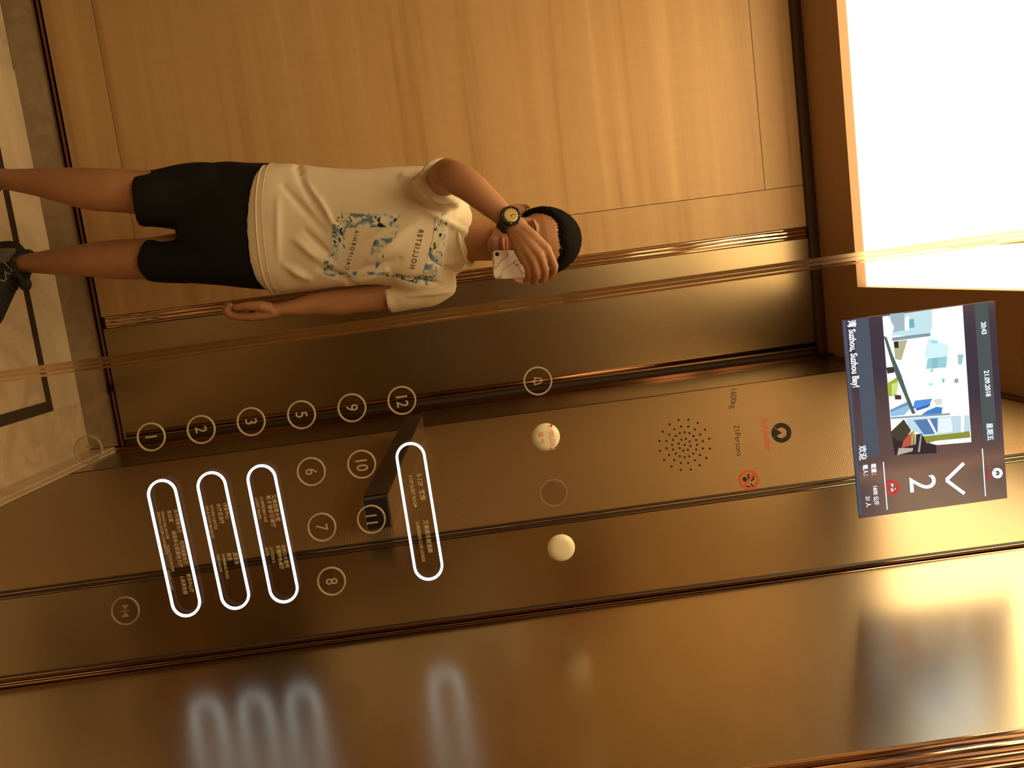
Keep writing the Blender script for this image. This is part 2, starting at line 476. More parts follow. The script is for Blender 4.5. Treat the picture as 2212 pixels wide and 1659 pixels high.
# left wall and the wall behind the camera, both sides of the car
MB().box((XL-.04, YR, 0), (XL, YB+.05, H+.1)).build('wall_left', M_vend, kind='structure')  # veneer darkened on both unseen walls to weaken bounced light
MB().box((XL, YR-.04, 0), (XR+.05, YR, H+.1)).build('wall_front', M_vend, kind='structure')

# ceiling with two light boxes, one on either side of the mirror plane
lx0, lx1 = XL+.12, U(1852, 620, Z=H).x
ly1 = U(1851, 600, Z=H).y; ly0 = 1.30
def ceil_part(mb, x0, x1, y0, y1): mb.box((x0, y0, H), (x1, y1, H+.03))
mb = MB()
ry0, ry1 = 2*DM-ly1, 2*DM-ly0
for (x0,x1,y0,y1) in ((XL,lx0,YR,YB+.02),(lx1,XR+.01,YR,YB+.02),(lx0,lx1,ly1,YB+.02),(lx0,lx1,ry1,ly0),(lx0,lx1,YR,ry0)): ceil_part(mb,x0,x1,y0,y1)
mb.box((XL,YR,H+.17),(XR+.01,YB+.02,H+.19))
mb.build('ceiling', M_ceil, kind='structure')
MB().box((XL, YB-.02, H-.034), (XR, YB+.015, H-.0)).box((XR-.004, YR, H-.03), (XR+.006, YB-.02, H)).build('shade_strip', M_seam_shade, kind='structure')  # dark strip added for the shade under the ceiling edge
def light_box(y0, y1, label):
    r = empty('ceiling_light', ((lx0+lx1)/2, (y0+y1)/2, H), label=label, category='ceiling light', group='glowing ceiling panels of the lift')
    def ad(o): adopt(r, o)
    xm = U(2212, 527, Z=H).x
    yms = [y0, y0+(y1-y0)*.42, y1]
    for xa, xb in ((lx0, xm-.006), (xm+.006, lx1)):
        for ya, yb in zip(yms[:-1], yms[1:]):
            ad(MB().box((xa+.001, ya+.003, H+.112), (xb-.001, yb-.003, H+.12)).build('diffuser_panel', M_light))
    ad(MB().box((xm-.005, y0, H+.108), (xm+.005, y1, H+.13)).build('divider', M_lampframe))
    ad(MB().box((lx0, y0, H+.130), (lx1, y1, H+.14)).build('housing', M_lampframe))
    ad(MB().box((lx0-.01,y0-.01,H+.03),(lx1+.01,y0,H+.13)).box((lx0-.01,y1,H+.03),(lx1+.01,y1+.01,H+.13)).box((lx0-.01,y0,H+.03),(lx0,y1,H+.13)).box((lx1,y0,H+.03),(lx1+.01,y1,H+.13)).build('glowing_side', M_light))  # recess sides made to glow so the rim reads pale
    return r
light_box(ly0, ly1, 'glowing white ceiling panel above the man in the mirror')
light_box(ry0, ry1, 'glowing white ceiling panel above the camera, seen as glow on the side wall')

# ------------------------------------------------------------------ control panel
cop = empty('control_panel', (0.25, DM, 0), label='tall dark mirror-glass lift control panel with round floor buttons', category='control panel')
mb = MB(); e0 = .0005
mb.quadbox([(la(0)+.0015,DM,0),(edge_at(0)-.005,DM,0),(edge_at(H)-.005,DM,H),(la(H)+.0015,DM,H),(la(0)+.0015,DM+.006,0),(edge_at(0)-.005,DM+.006,0),(edge_at(H)-.005,DM+.006,H),(la(H)+.0015,DM+.006,H)])
mb.build('glass_panel', M_glass, cop)
PF = DM - .0016
mp0 = on_plane(DM-.0012); mp1 = on_plane(PF-.0006)
def round_button(c, what, label, ringmat=M_print, r=31.0, fs=36, sx=.86):
    m = MB(); poly(m, [(c[0]+(r-3)*math.cos(a), c[1]+(r-3)*math.sin(a)) for a in [2*math.pi*k/40 for k in range(40)]], mp0, Vector((0,.0006,0)))
    b = m.build('button', M_glassbtn, cop, label=label)
    m = MB(); ringpx(m, c, r-3.2, r, mp1, th=Vector((0,.0014,0))); m.build('ring', ringmat, b)
    if what: text('numeral', what, (c[0]-1, c[1]), fs, ringmat, b, mp1, sx=sx, off=.006)
    return b
for c, w in (((326,944),'1'),((434,928),'2'),((542,911),'3'),((651,896),'5'),((760,881),'9'),((868,865),'12'),((672,1019),'6'),((781,1003),'10'),((695,1139),'7'),((802,1122),'11'),((716,1256),'8')):
    round_button(c, w, 'round ring button marked ' + w)
b = round_button((1162,823), None, 'round ring button with a bell symbol')
m = MB(); k = 1.0
def L(c, pts): # upright picture offsets (right, up) -> px
    return [(c[0]+v, c[1]+u-.135*v) for u, v in pts]
bell_o = [(-8.5,-7),(-6.5,-5),(-6,2),(-4,7),(0,9.5),(4,7),(6,2),(6.5,-5),(8.5,-7)]
pts = L((1162,823), bell_o)
for p, q in zip(pts, pts[1:]+pts[:1]):
    d = Vector((q[0]-p[0], q[1]-p[1])).normalized(); nn = Vector((-d.y, d.x))*1.1
    poly(m, [(p[0]-nn.x,p[1]-nn.y),(q[0]-nn.x,q[1]-nn.y),(q[0]+nn.x,q[1]+nn.y),(p[0]+nn.x,p[1]+nn.y)], mp1)
cc = L((1162,823), [(0,-10)])[0]
poly(m, [(cc[0]+2.6*math.cos(a), cc[1]+2.6*math.sin(a)) for a in [2*math.pi*k/14 for k in range(14)]], mp1)
poly(m, L((1162,823), [(-1.3,9),(1.3,9),(1.3,12),(-1.3,12)]), mp1)
m.build('bell_symbol', M_print, b)
b = round_button((270,1320), None, 'dim round button with closing door arrows', M_print_dim)
m = MB()
poly(m, L((270,1320), [(-13,-8),(-13,8),(-3,0)]), mp1); poly(m, L((270,1320), [(13,-8),(13,8),(3,0)]), mp1); poly(m, L((270,1320), [(-.8,-9),(.8,-9),(.8,9),(-.8,9)]), mp1)
m.build('arrow_symbol', M_print_dim, b)
b = round_button((190,972), None, 'faint round button low on the panel over the marble', M_print_dim)
m = MB()
poly(m, L((190,972), [(-4,-8),(-4,8),(-13,0)]), mp1); poly(m, L((190,972), [(4,-8),(4,8),(13,0)]), mp1)
m.build('arrow_symbol', M_print_dim, b)
b = round_button((1196,1065), None, 'empty dim ring between the two cream lamps', M_print_dim, r=30)
def dome(c, label, r=31):
    P = U(*c, Y=DM-.001); rm = pxm(r, DM)
    R = []
    for k in range(9):
        f = k/8; a = f*math.pi/2*.98
        rr = rm*(math.cos(a)**.55); d = .0085*math.sin(a)
        R.append([P + Vector((math.cos(t)*rr, -d, math.sin(t)*rr)) for t in [2*math.pi*q/48 for q in range(48)]])
    return MB().rings(R).build('indicator_lamp', M_dome, cop, smooth=True, label=label)
d1 = dome((1179,944), 'cream round lamp lettered for overload')
d2 = dome((1212,1183), 'plain cream round lamp')
bv = BVHTree.FromPolygons([v.co for v in d1.data.vertices], [tuple(p.vertices) for p in d1.data.polygons])
def on_dome(x, y):
    d = ray(x, y); h = bv.ray_cast(EYE, d.normalized())
    return (h[0] - d.normalized()*.0005) if h[0] is not None else U(x, y, Y=DM-.009)
text('lettering', 'OVERLOAD', (1192,944), 13.5, M_redpale, d1, on_dome, sx=.80, off=.012)
text('lettering', '超 載', (1168,946), 12, M_redpale, d1, on_dome, off=.02)

def pill(a, b_, label, lines):
    m = MB(); poly(m, [tuple(p) for p in stadium(a, b_, 27.5)], mp0, Vector((0,.0006,0)))
    o = m.build('button', M_glassbtn, cop, label=label)
    A = stadium(a, b_, 32.5); B = stadium(a, b_, 27.0)
    m = MB(); R = []
    for p, q in zip(A, B):
        P, Q = mp1(*p), mp1(*q); R.append([P, Q, Q+Vector((0,.0016,0)), P+Vector((0,.0016,0))])
    m.rings(R, closed=True); m.build('light_ring', M_ringlight, o)
    for s, org, size, sx in lines:
        text('lettering', s, org, size, M_print_w, o, mp1, sx=sx, align='LEFT', off=.008)
    return o
pill((887,988), (925,1222), 'lit long button for guest rooms and club lounge', [
    ('5-12F  客房', (904,1023), 13.5, .9), ('5-12F GUEST ROOM', (886,1026), 10, .80),
    ('艾美俱乐部酒廊', (918,1123), 11.5, .90), ('LE MERIDIEN CLUB LOUNGE', (901,1126), 10, .70)])
pill((565,1036), (612,1271), 'lit long button for hub and latitude, beside button marked 6', [
    ('艾美创意大堂', (590,1068), 11, .9), ('新食谱全日餐厅', (578,1070), 11, .92), ('LE MERIDIEN HUB', (564,1073), 9, .78), ('LATEST RECIPE', (553,1075), 9, .78),
    ('北纬31大堂吧', (611,1176), 10, .85), ('苏雅特色餐厅', (599,1178), 10.5, .84), ('LATITUDE 31', (585,1181), 9, .70), ('SUYA', (575,1183), 9, .85)])
pill((457,1051), (507,1285), 'lit long button for fitness and pool, middle of the three', [
    ('健身中心', (485,1086), 11, .82), ('水疗足浴疗', (471,1088), 11, .82), ('FITNESS CENTER', (456,1091), 9, .80), ('SPA & FOOT MASSAGE', (446,1093), 9, .78),
    ('游泳池', (507,1193), 11, .8), ('美发', (493,1194), 11, .8), ('SWIMMING POOL', (481,1196), 9, .78), ('HAIR SALON', (470,1197), 9, .75)])
pill((350,1068), (401,1301), 'lit long button for ballroom floors, lowest of the three', [
    ('苏州湾宴会厅', (378,1100), 10.5, .84), ('会议室', (364,1102), 10.5, .84), ('GRAND BALLROOM', (350,1104), 8.5, .80), ('MEETING ROOM CONFERENCE', (341,1106), 8.5, .78),
    ('阳澄湖宴会厅', (391,1168), 10.5, .84), ('湖滨多功能宴会大厅', (374,1146), 10.5, .86), ('FUNCTION ROOM', (362,1178), 8.5, .80), ('BUSINESS LOUNGE', (362,1232), 8.5, .6),
    ('商务中心厅', (406,1239), 10.5, .8), ('人民商务部', (392,1243), 10.5, .8)])
# speaker
grille = MB(); gc = (1479, 961)
for n_, r_, ph in ((1,0,0),(8,13,.2),(16,27,.0),(16,40,.2),(16,55,.15)):
    for k in range(n_):
        a = 2*math.pi*k/n_ + ph; cx_, cy_ = gc[0]+r_*math.cos(a), gc[1]+r_*math.sin(a)
        poly(grille, [(cx_+1.9*math.cos(t), cy_+1.9*math.sin(t)) for t in [2*math.pi*q/10 for q in range(10)]], on_plane(DM-.0006), Vector((0,.0008,0)))
        ringpx(grille, (cx_, cy_), 1.9, 2.3, on_plane(DM-.001), n=10, th=Vector((0,.001,0)))
grille.build('speaker_hole', M_groove, cop, label='round pattern of tiny dark speaker holes', kind='stuff')
mpp = on_plane(DM-.0008)
text('lettering', '1600kg', (1584,860), 18, M_black, cop, mpp, direc=(-.02,1), sx=.86, label='black load rating lettering')
text('lettering', '21Persons', (1594,952), 18, M_black, cop, mpp, direc=(.10,1), sx=.90, label='black person count lettering')
text('lettering', 'Schindler', (1655,940), 20, M_red, cop, mpp, direc=(.14,1), sx=.98, off=.012, label='red maker lettering')
m = MB(); lc = (1688, 935)
def A_(d): return math.radians(d)
ringpx(m, lc, 11.5, 21.5, mpp, n=60, th=Vector((0,.0005,0)), a0=A_(-142), a1=A_(146))
wedge = [(lc[0]+1, lc[1])] + [(lc[0]+21.5*math.cos(A_(t)), lc[1]+21.5*math.sin(A_(t))) for t in range(148, 215, 6)]
poly(m, wedge, mpp)
m.build('maker_emblem', M_black, cop, label='black ring emblem with a wedge')
m = MB(); nc = (1618, 1037); ringpx(m, nc, 17.2, 22.2, mpp, n=48)
ca, sa = math.cos(A_(-52)), math.sin(A_(-52))
poly(m, [(nc[0]+ca*u-sa*v, nc[1]+sa*u+ca*v) for u, v in ((-18,-2),(18,-2),(18,2),(-18,2))], mpp)
nos = m.build('no_smoking_sign', M_red, cop, label='red no smoking roundel')
m = MB()
mq = on_plane(DM-.0004)
poly(m, [(1604,1033),(1609,1029),(1614,1035),(1611,1041),(1605,1039)], mq)
for p in ([(1613,1025),(1615,1024),(1622,1034),(1620,1035)],[(1618,1023),(1620,1023),(1616,1036),(1614,1035)],[(1627,1027),(1630,1028),(1629,1037),(1622,1040),(1622,1037),(1626,1035)],[(1620,1046),(1622,1044),(1628,1050),(1626,1052)],[(1612,1049),(1620,1050),(1622,1053),(1612,1052)]): poly(m, p, mq)
m.build('cigarette_symbol', M_black, nos)

# ------------------------------------------------------------------ display screen
scr = empty('display_screen', (0.35, DM, 2.0), label='lit display screen above the buttons showing arrow and floor 2', category='screen')
SC = [(1820,692), (2149,650), (2176,1076), (1857,1120)]      # bottom-left, top-left, top-right, bottom-right (upright sense)
def sp(u, v):                       # u: 0 left..1 right, v: 0 bottom..1 top
    x = (SC[0][0]*(1-u)+SC[3][0]*u)*(1-v) + (SC[1][0]*(1-u)+SC[2][0]*u)*v
    y = (SC[0][1]*(1-u)+SC[3][1]*u)*(1-v) + (SC[1][1]*(1-u)+SC[2][1]*u)*v
    return (x, y)
YS = DM - .004
ms0, ms1, ms2, ms3 = on_plane(YS), on_plane(YS-.0004), on_plane(YS-.0008), on_plane(YS-.0012)
m = MB(); m.quadbox([ms0(*SC[0]), ms0(*SC[3]), ms0(*SC[2]), ms0(*SC[1])] + [p + Vector((0,.0035,0)) for p in (ms0(*SC[0]), ms0(*SC[3]), ms0(*SC[2]), ms0(*SC[1]))])
Ebase, nt_, _b = None, None, None
m_base = bpy.data.materials.new('lcd_backlight'); m_base.use_nodes = True; nt = m_base.node_tree; nt.nodes.clear()
e = nt.nodes.new('ShaderNodeEmission'); o_ = nt.nodes.new('ShaderNodeOutputMaterial'); gls = nt.nodes.new('ShaderNodeBsdfGlossy'); gls.inputs['Roughness'].default_value = .12
gls.inputs[0].default_value = (.10,.09,.08,1)
ad_ = nt.nodes.new('ShaderNodeAddShader'); e.inputs[0].default_value = (.048,.036,.055,1); e.inputs[1].default_value = 1.0
nt.links.new(e.outputs[0], ad_.inputs[0]); nt.links.new(gls.outputs[0], ad_.inputs[1]); nt.links.new(ad_.outputs[0], o_.inputs[0])
m.build('lcd_panel', m_base, scr, label='dark glossy screen face')
def rectuv(mb, u0, v0, u1, v1, mapper): poly(mb, [sp(u0,v0), sp(u1,v0), sp(u1,v1), sp(u0,v1)], mapper, Vector((0,.0003,0)))
E_bar = emit('bar_grey', (.085,.10,.10), 1); E_bar2 = emit('bar_blue_grey', (.085,.10,.13), 1)
m = MB(); rectuv(m, .0,.865,.70,.955, ms1); m.build('status_bar', E_bar, scr)
m = MB(); rectuv(m, .0,.0,.985,.02, ms1); rectuv(m, .0,.07,.70,.17, ms1); m.build('ticker_bar', E_bar2, scr)
E_w = emit('screen_white', (.85,.92,1.0), 1.6)
def ln(mb, u0, v0, u1, v1, w, mapper):
    a, b2 = Vector(sp(u0,v0)), Vector(sp(u1,v1)); d = (b2-a).normalized(); n2 = Vector((-d.y,d.x))*w/2
    poly(mb, [tuple(a-n2), tuple(b2-n2), tuple(b2+n2), tuple(a+n2)], mapper, Vector((0,.0003,0)))
sdir = tuple(Vector(sp(.9,.5))-Vector(sp(.1,.5))); sup = tuple(Vector(sp(.5,.9))-Vector(sp(.5,.1)))
def st(s, u, v, size, sx=1.0, mt=E_w, off=.0, al='CENTER', nm='lettering'): return text(nm, s, sp(u,v), size, mt, scr, ms2, direc=sdir, up=sup, sx=sx, align=al, off=off)
st('20:43', .13, .915, 15, .82, off=.02); st('21.09.2018', .41, .915, 15, .85, off=.02); st('星期五', .655, .91, 15, .85, off=.01)
st('湾 Suzhou, Suzhou Bay!', .005, .055, 20, .76, off=.02, al='LEFT'); st('欢迎', .675, .055, 18, .9, off=.01)
st('载重：', .735, .12, 12, .85, al='LEFT', off=.01); st('1600 公斤', .845, .12, 12, .85, al='LEFT', off=.01)
st('载人：', .735, .065, 12, .85, al='LEFT', off=.01); st('21 人', .895, .065, 12, .85, al='LEFT', off=.01)
st('2', .868, .43, 82, .92)
m = MB(); ln(m, .80,.60,.865,.545+.0,7,ms2); ln(m,.80,.715,.865,.60,0.1,ms2); m = MB()
ln(m, .795,.725,.868,.60, 7, ms2); ln(m, .948,.715,.868,.60, 7, ms2); m.build('down_arrow', E_w, scr)
for vv in (.855, .19):
    m = MB(); ln(m, .735,vv,.975,vv, 1.6, ms2); m.build('rule_line', E_w, scr)
m = MB(); c = sp(.868,.945); ringpx(m, c, 5.5, 11, ms2, n=30, a0=A_(-142), a1=A_(146)); poly(m, [c]+[(c[0]+11*math.cos(A_(t)), c[1]+11*math.sin(A_(t))) for t in range(152,210,8)], ms2); m.build('maker_emblem', E_w, scr)
E_red = emit('screen_red', (.80,.04,.03), 1.0)
st('Schindler', .868, .885, 8.5, .95, E_red, off=.01)
c = sp(.868,.235); m = MB(); ringpx(m, c, 11.5, 15.5, ms2, n=36); ca, sa = math.cos(A_(45)), math.sin(A_(45))
poly(m, [(c[0]+ca*u-sa*v, c[1]+sa*u+ca*v) for u, v in ((-13,-1.6),(13,-1.6),(13,1.6),(-13,1.6))], ms3); m.build('no_smoking_symbol', E_red, scr)
m = MB(); poly(m, [(c[0]-1.5,c[1]-8),(c[0]+1.5,c[1]-8),(c[0]+1.5,c[1]+8),(c[0]-1.5,c[1]+8)], ms2); poly(m, [(c[0]+2,c[1]+2),(c[0]+7,c[1]+2),(c[0]+7,c[1]+6),(c[0]+2,c[1]+6)], ms2); m.build('cigarette_symbol', E_w, scr)
# the photograph shown on the screen: polygons traced as flat colour areas
def z4(*pts): return [(1880+a/4.483, 640+b_/4.483) for a, b_ in pts]
pic = {}
def area(col, *pts, k=1.0, ly=0):
    pic.setdefault((col, k, ly), []).append(z4(*pts))
area((1,1,1), (118,195),(893,88),(978,1412),(640,1440),(205,1310), k=1.5)
area((.62,.86,.90), (118,195),(600,130),(600,300),(560,390),(140,380), k=.95, ly=1)
area((.30,.42,.48), (210,400),(580,355),(585,385),(215,435), k=.8, ly=2)
area((.55,.72,.80), (190,170),(330,160),(330,330),(220,350), k=.7, ly=2)
area((.95,.98,1), (120,200),(170,190),(230,300),(200,400),(140,390), k=1.4, ly=3)
area((.20,.52,.62), (375,225),(420,215),(430,300),(380,310), k=.9, ly=3)
area((.95,.98,1), (335,200),(375,195),(372,330),(340,330), k=1.3, ly=3)
area((.62,.60,.35), (225,440),(360,420),(300,620),(240,610), k=.8, ly=1)
area((.05,.04,.04), (228,440),(270,435),(275,500),(235,500), k=.7, ly=2)
area((.70,.93,.96), (560,400),(760,480),(745,580),(520,600), k=1.0, ly=1)
area((.35,.80,.82), (590,420),(660,430),(650,455),(588,455), k=1, ly=2)
area((.32,.66,.72), (555,600),(745,580),(735,690),(540,705), k=1, ly=2)
area((.28,.52,.62), (600,600),(660,598),(650,690),(595,695), k=1, ly=3)
area((.40,.75,.80), (580,705),(612,700),(610,735),(578,735), k=1, ly=2)
area((.30,.62,.68), (690,800),(720,795),(720,840),(700,840), k=1, ly=2)
area((.55,.82,.84), (560,840),(610,838),(608,865),(565,868), k=1, ly=2)
area((.35,.60,.66), (845,565),(905,560),(885,665),(850,660), k=1, ly=2)
area((.32,.38,.45), (815,800),(855,795),(852,838),(812,840), k=1, ly=2)
area((.10,.07,.06), (155,690),(245,680),(230,740),(165,750), k=.6, ly=2)
area((.45,.52,.05), (165,840),(235,800),(275,760),(245,970),(175,970), k=.9, ly=1)
area((.62,.80,.25), (205,850),(275,830),(250,970),(210,970), k=1, ly=2)
area((.14,.07,.05), (232,950),(300,960),(300,1000),(240,1000), k=.6, ly=2)
area((.10,.30,.75), (430,1010),(600,990),(570,1060),(450,1090),(410,1085), k=1, ly=2)
area((.05,.14,.55), (440,1090),(590,1040),(560,1075),(450,1110), k=.9, ly=3)
area((.35,.62,.85), (190,1100),(380,1010),(385,1090),(330,1150),(200,1165), k=.9, ly=2)
area((.22,.42,.66), (190,1100),(370,1020),(375,1050),(200,1120), k=.8, ly=3)
area((.06,.25,.62), (545,1110),(640,1070),(700,1075),(690,1135),(480,1160), k=1, ly=2)
area((.75,.72,.70), (610,1000),(690,990),(700,1040),(640,1060), k=1, ly=2)
area((.42,.52,.62), (195,1170),(770,1130),(775,1150),(200,1190), k=.7, ly=3)
area((.60,.78,.88), (340,1185),(960,1150),(968,1310),(520,1350),(380,1290), k=.95, ly=1)
area((.12,.25,.50), (420,1200),(650,1180),(650,1330),(520,1340), k=.9, ly=2)
area((.85,.95,.98), (665,1180),(780,1170),(800,1310),(655,1325), k=1.0, ly=2)
area((.90,.95,1), (550,1190),(575,1190),(650,1330),(635,1345), k=1.1, ly=3)
area((.95,.95,.9), (880,900),(925,890),(905,1320),(878,1325), k=1.1, ly=2)
area((.35,.38,.06), (510,1355),(860,1320),(960,1305),(972,1368),(640,1400),(545,1425), k=.8, ly=2)
area((.07,.06,.035), (205,1305),(325,1190),(395,1300),(330,1400),(270,1400),(215,1360), k=1, ly=4)
area((.05,.03,.035), (215,1360),(500,1330),(545,1425),(640,1440),(640,1520),(240,1540), k=.9, ly=3)
area((.60,.12,.06), (320,1400),(400,1310),(415,1330),(400,1440),(305,1470), k=.9, ly=5)
area((.65,.45,.12), (395,1310),(430,1300),(415,1440),(395,1445), k=.9, ly=5)
area((.70,.66,.52), (275,1470),(415,1470),(410,1500),(260,1540), k=.7, ly=5)
area((.72,.70,.62), (430,1340),(445,1330),(440,1430),(425,1440), k=.8, ly=5)
area((.60,.62,.50), (485,1340),(500,1335),(480,1510),(460,1505), k=.6, ly=5)
area((.10,.14,.13), (128,380),(160,400),(215,560),(300,760),(360,940),(440,1135),(405,1140),(330,960),(245,760),(180,560), k=.9, ly=6)
pm = None
pobj = {}
for n_i, ((col, k, ly), polys) in enumerate(pic.items()):
    m = MB(); mpx = on_plane(YS-.0004-.00012*ly)
    for p in polys: poly(m, p, mpx, Vector((0,.0001,0)))
    if pm is None: pm = m.build('street_picture', emit('pic_white', col, k), scr, label='bright street scene picture on the screen')
    else: m.build('picture_area', emit('pic_%d' % n_i, col, k), pm)

# ------------------------------------------------------------------ second control box on the side wall
Y1 = U(849,1140,X=XR).y; zt = U(849,1140,X=XR).z
nft, nfb, nwb = U(838,1069,Y=Y1), U(780,1078,Y=Y1), U(792,1149,X=XR)
Y2 = U(926,940,X=XR).y
nft = Vector((nft.x, Y1, zt)); nfb = Vector((nfb.x, Y1, nfb.z)); nwb = Vector((XR, Y1, nwb.z)); nwt = Vector((XR, Y1, zt))
off = Vector((0, Y2-Y1, 0))
hb = empty('side_control_box', (XR, (Y1+Y2)/2, zt), label='dark box with slanting face jutting from the side wall below the buttons', category='control box')
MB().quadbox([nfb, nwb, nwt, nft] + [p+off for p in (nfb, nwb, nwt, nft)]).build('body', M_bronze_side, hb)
MB().quadbox([p+Vector(d) for p, d in zip([nfb, nwb, nwt, nft, nfb, nwb, nwt, nft], [(.004,-.0015,.004),(-.003,-.0015,.004),(-.003,-.0015,-.004),(.003,-.0015,-.004),(.004,0,.004),(-.003,0,.004),(-.003,0,-.004),(.003,0,-.004)])]).build('end_plate', simple('black_gloss', (.012,.014,.02), .12), hb, label='glossy black end plate')
dn = (nft-nfb).cross(Vector((0,1,0))).normalized()
if dn.x > 0: dn = -dn
q = [nfb+dn*.001+(nft-nfb)*.05, nft+dn*.001-(nft-nfb)*.05]
MB().quadbox([q[0]+Vector((0,.01,0)), q[1]+Vector((0,.01,0)), q[1]+dn*.001+Vector((0,.01,0)), q[0]+dn*.001+Vector((0,.01,0)), q[0]+off*.97, q[1]+off*.97, q[1]+dn*.001+off*.97, q[0]+dn*.001+off*.97]).build('face_plate', simple('black_face', (.02,.016,.014), .2), hb, label='dark slanting face plate')

# ------------------------------------------------------------------ the man in the mirror
PK = 1.045                               # he is 1.76 m tall and stands 2.5 m from the eye
RS[0] = PK
def UP(x, y, Y): return U(x, y, Y=Y*PK)
W = UP
M_skin, nt, b = mat('skin')
b.inputs['Roughness'].default_value = .5; b.inputs['Specular IOR Level'].default_value = .3
n = nt.nodes.new('ShaderNodeTexNoise'); n.inputs['Scale'].default_value = 9; n.inputs['Detail'].default_value = 4
nt.links.new(mapped(nt, (1,1,1)), n.inputs['Vector'])
nt.links.new(ramp(nt, [(.3, (.34,.165,.085)), (.7, (.42,.215,.115))], n.outputs['Fac']), b.inputs['Base Color'])
M_lip = simple('lip', (.42,.13,.09), .45)
M_hair = simple('black_hair', (.008,.006,.005), .9, spec=.08, bump=.9, bscale=380)
M_brow = simple('brow_hair', (.10,.055,.035), .8)
M_cloth = simple('white_cotton', (.76,.68,.53), .85, spec=.2, bump=.15, bscale=700)
M_navy = simple('black_cotton', (.010,.011,.013), .9, spec=.15, bump=.2, bscale=500)

man = empty('person', (UP(350, 500, 2.36).x, 2.40, 0), label='man in white printed t-shirt, black shorts and watch, photographing himself with a phone', category='person')
HC = UP(1163, 522, 2.27)
def hp(x, y, z): return HC + Vector((x, -y, z))*PK        # head frame: x across, y towards the mirror, z up
B = MB()
B.ell(hp(0,-.012,.018), (.080,.097,.088))
B.ell(hp(0,.030,-.040), (.068,.058,.082))
B.ell(hp(0,.040,-.085), (.052,.046,.050))
B.ell(hp(0,.058,-.116), (.030,.028,.023))
B.ell(hp(-.040,.030,-.088), (.022,.040,.030)); B.ell(hp(.040,.030,-.088), (.022,.040,.030))
B.ell(hp(-.045,.052,-.058), (.022,.026,.020)); B.ell(hp(.045,.052,-.058), (.022,.026,.020))   # cheeks
B.ell(hp(-.033,.072,-.012), (.026,.014,.010)); B.ell(hp(.033,.072,-.012), (.026,.014,.010))   # brow ridge
B.tube([hp(0,.076,-.018), hp(0,.088,-.040), hp(0,.102,-.062)], [.008,.0085,.011], 12)
B.ell(hp(-.012,.090,-.067), (.009,.012,.008)); B.ell(hp(.012,.090,-.067), (.009,.012,.008))
B.ell(hp(0,.082,-.094), (.024,.014,.010))
for sx in (-1, 1):                        # ears: rim, lobe and bowl
    e = [hp(sx*(.079+.017*math.sin(t)**2+.004), -.012-.006*math.sin(t), -.045+.031*math.cos(t)) for t in [math.pi*k/8*1.0 for k in range(9)]]
    B.tube([hp(sx*.080,.004,-.016)] + [hp(sx*(.084+.020*math.sin(math.pi*k/8)**.7), .004-.013*math.sin(math.pi*k/8), -.044+.034*math.cos(math.pi*k/8)) for k in range(9)], .0046, 8)
    B.ell(hp(sx*.089,-.008,-.045), (.013,.005,.029))
# neck and trunk
add_loft(B, [(1110,520,2.30,.052,.058),(1060,520,2.31,.054,.060),(1020,518,2.33,.060,.062),(985,512,2.35,.085,.07),(930,503,2.37,.145,.085),(850,498,2.37,.145,.09),(700,494,2.37,.135,.09),(560,488,2.38,.140,.095),(500,484,2.38,.13,.09)], n=24)
# raised arm: shoulder, elbow towards the mirror, forearm up to the phone
add_loft(B, [(945,425,2.36,.05,.05),(950,402,2.27,.047,.047),(960,385,2.17,.043,.043),(968,377,2.09,.040,.040)], n=20, hint=(0,0,1))
add_loft(B, [(966,374,2.10,.036,.036),(984,384,2.065,.040,.038),(1012,400,2.05,.0385,.036),(1050,432,2.035,.033,.031),(1083,461,2.025,.0275,.025),(1104,480,2.02,.0255,.021),(1118,495,2.015,.028,.019)], n=20)
# its hand

mcp = [((1183,541,1.997),(1197,574,2.003),(1194,590,2.024),(1185,600,2.042)),
       ((1167,553,1.990),(1177,582,1.997),(1176,597,2.018),(1171,606,2.042)),
       ((1151,562,1.992),(1159,588,1.998),(1157,601,2.018),(1152,609,2.042)),
       ((1136,567,2.000),(1142,588,2.006),(1140,599,2.022),(1135,606,2.042))]
for i, (a, b_, c, d) in enumerate(mcp):
    w0 = (1112+[4,1,-1,-3][i], 488+[-4,3,9,15][i], 2.018)
    mid = tuple(w0[k]*.45+a[k]*.55 for k in range(3))
    B.tube([W(*w0), W(mid[0], mid[1], mid[2]-.003), W(*a)], [.0175,.0170,.0130], 14)
    q = spline([a, b_, c, d], 4); L_ = len(q)
    rr = [.0106-.0022*k/(L_-1) for k in range(L_)]
    if i == 3: rr = [r*.88 for r in rr]
    B.tube([W(*p) for p in q], rr, 12); B.ell(W(*d), (rr[-1],)*3, 10, 8); B.ell(W(*b_), (rr[0]*1.02,)*3, 10, 8); B.ell(W(*a), (.0112,)*3, 12, 8)
B.ell(W(1142,528,2.010), (.030,.013,.034))
B.tube([W(1106,500,2.02), W(1112,512,2.036), W(1122,520,2.066), W(1140,531,2.090)], [.016,.0145,.0112,.0092], 12); B.ell(W(1140,531,2.090), (.0092,)*3, 10, 8)
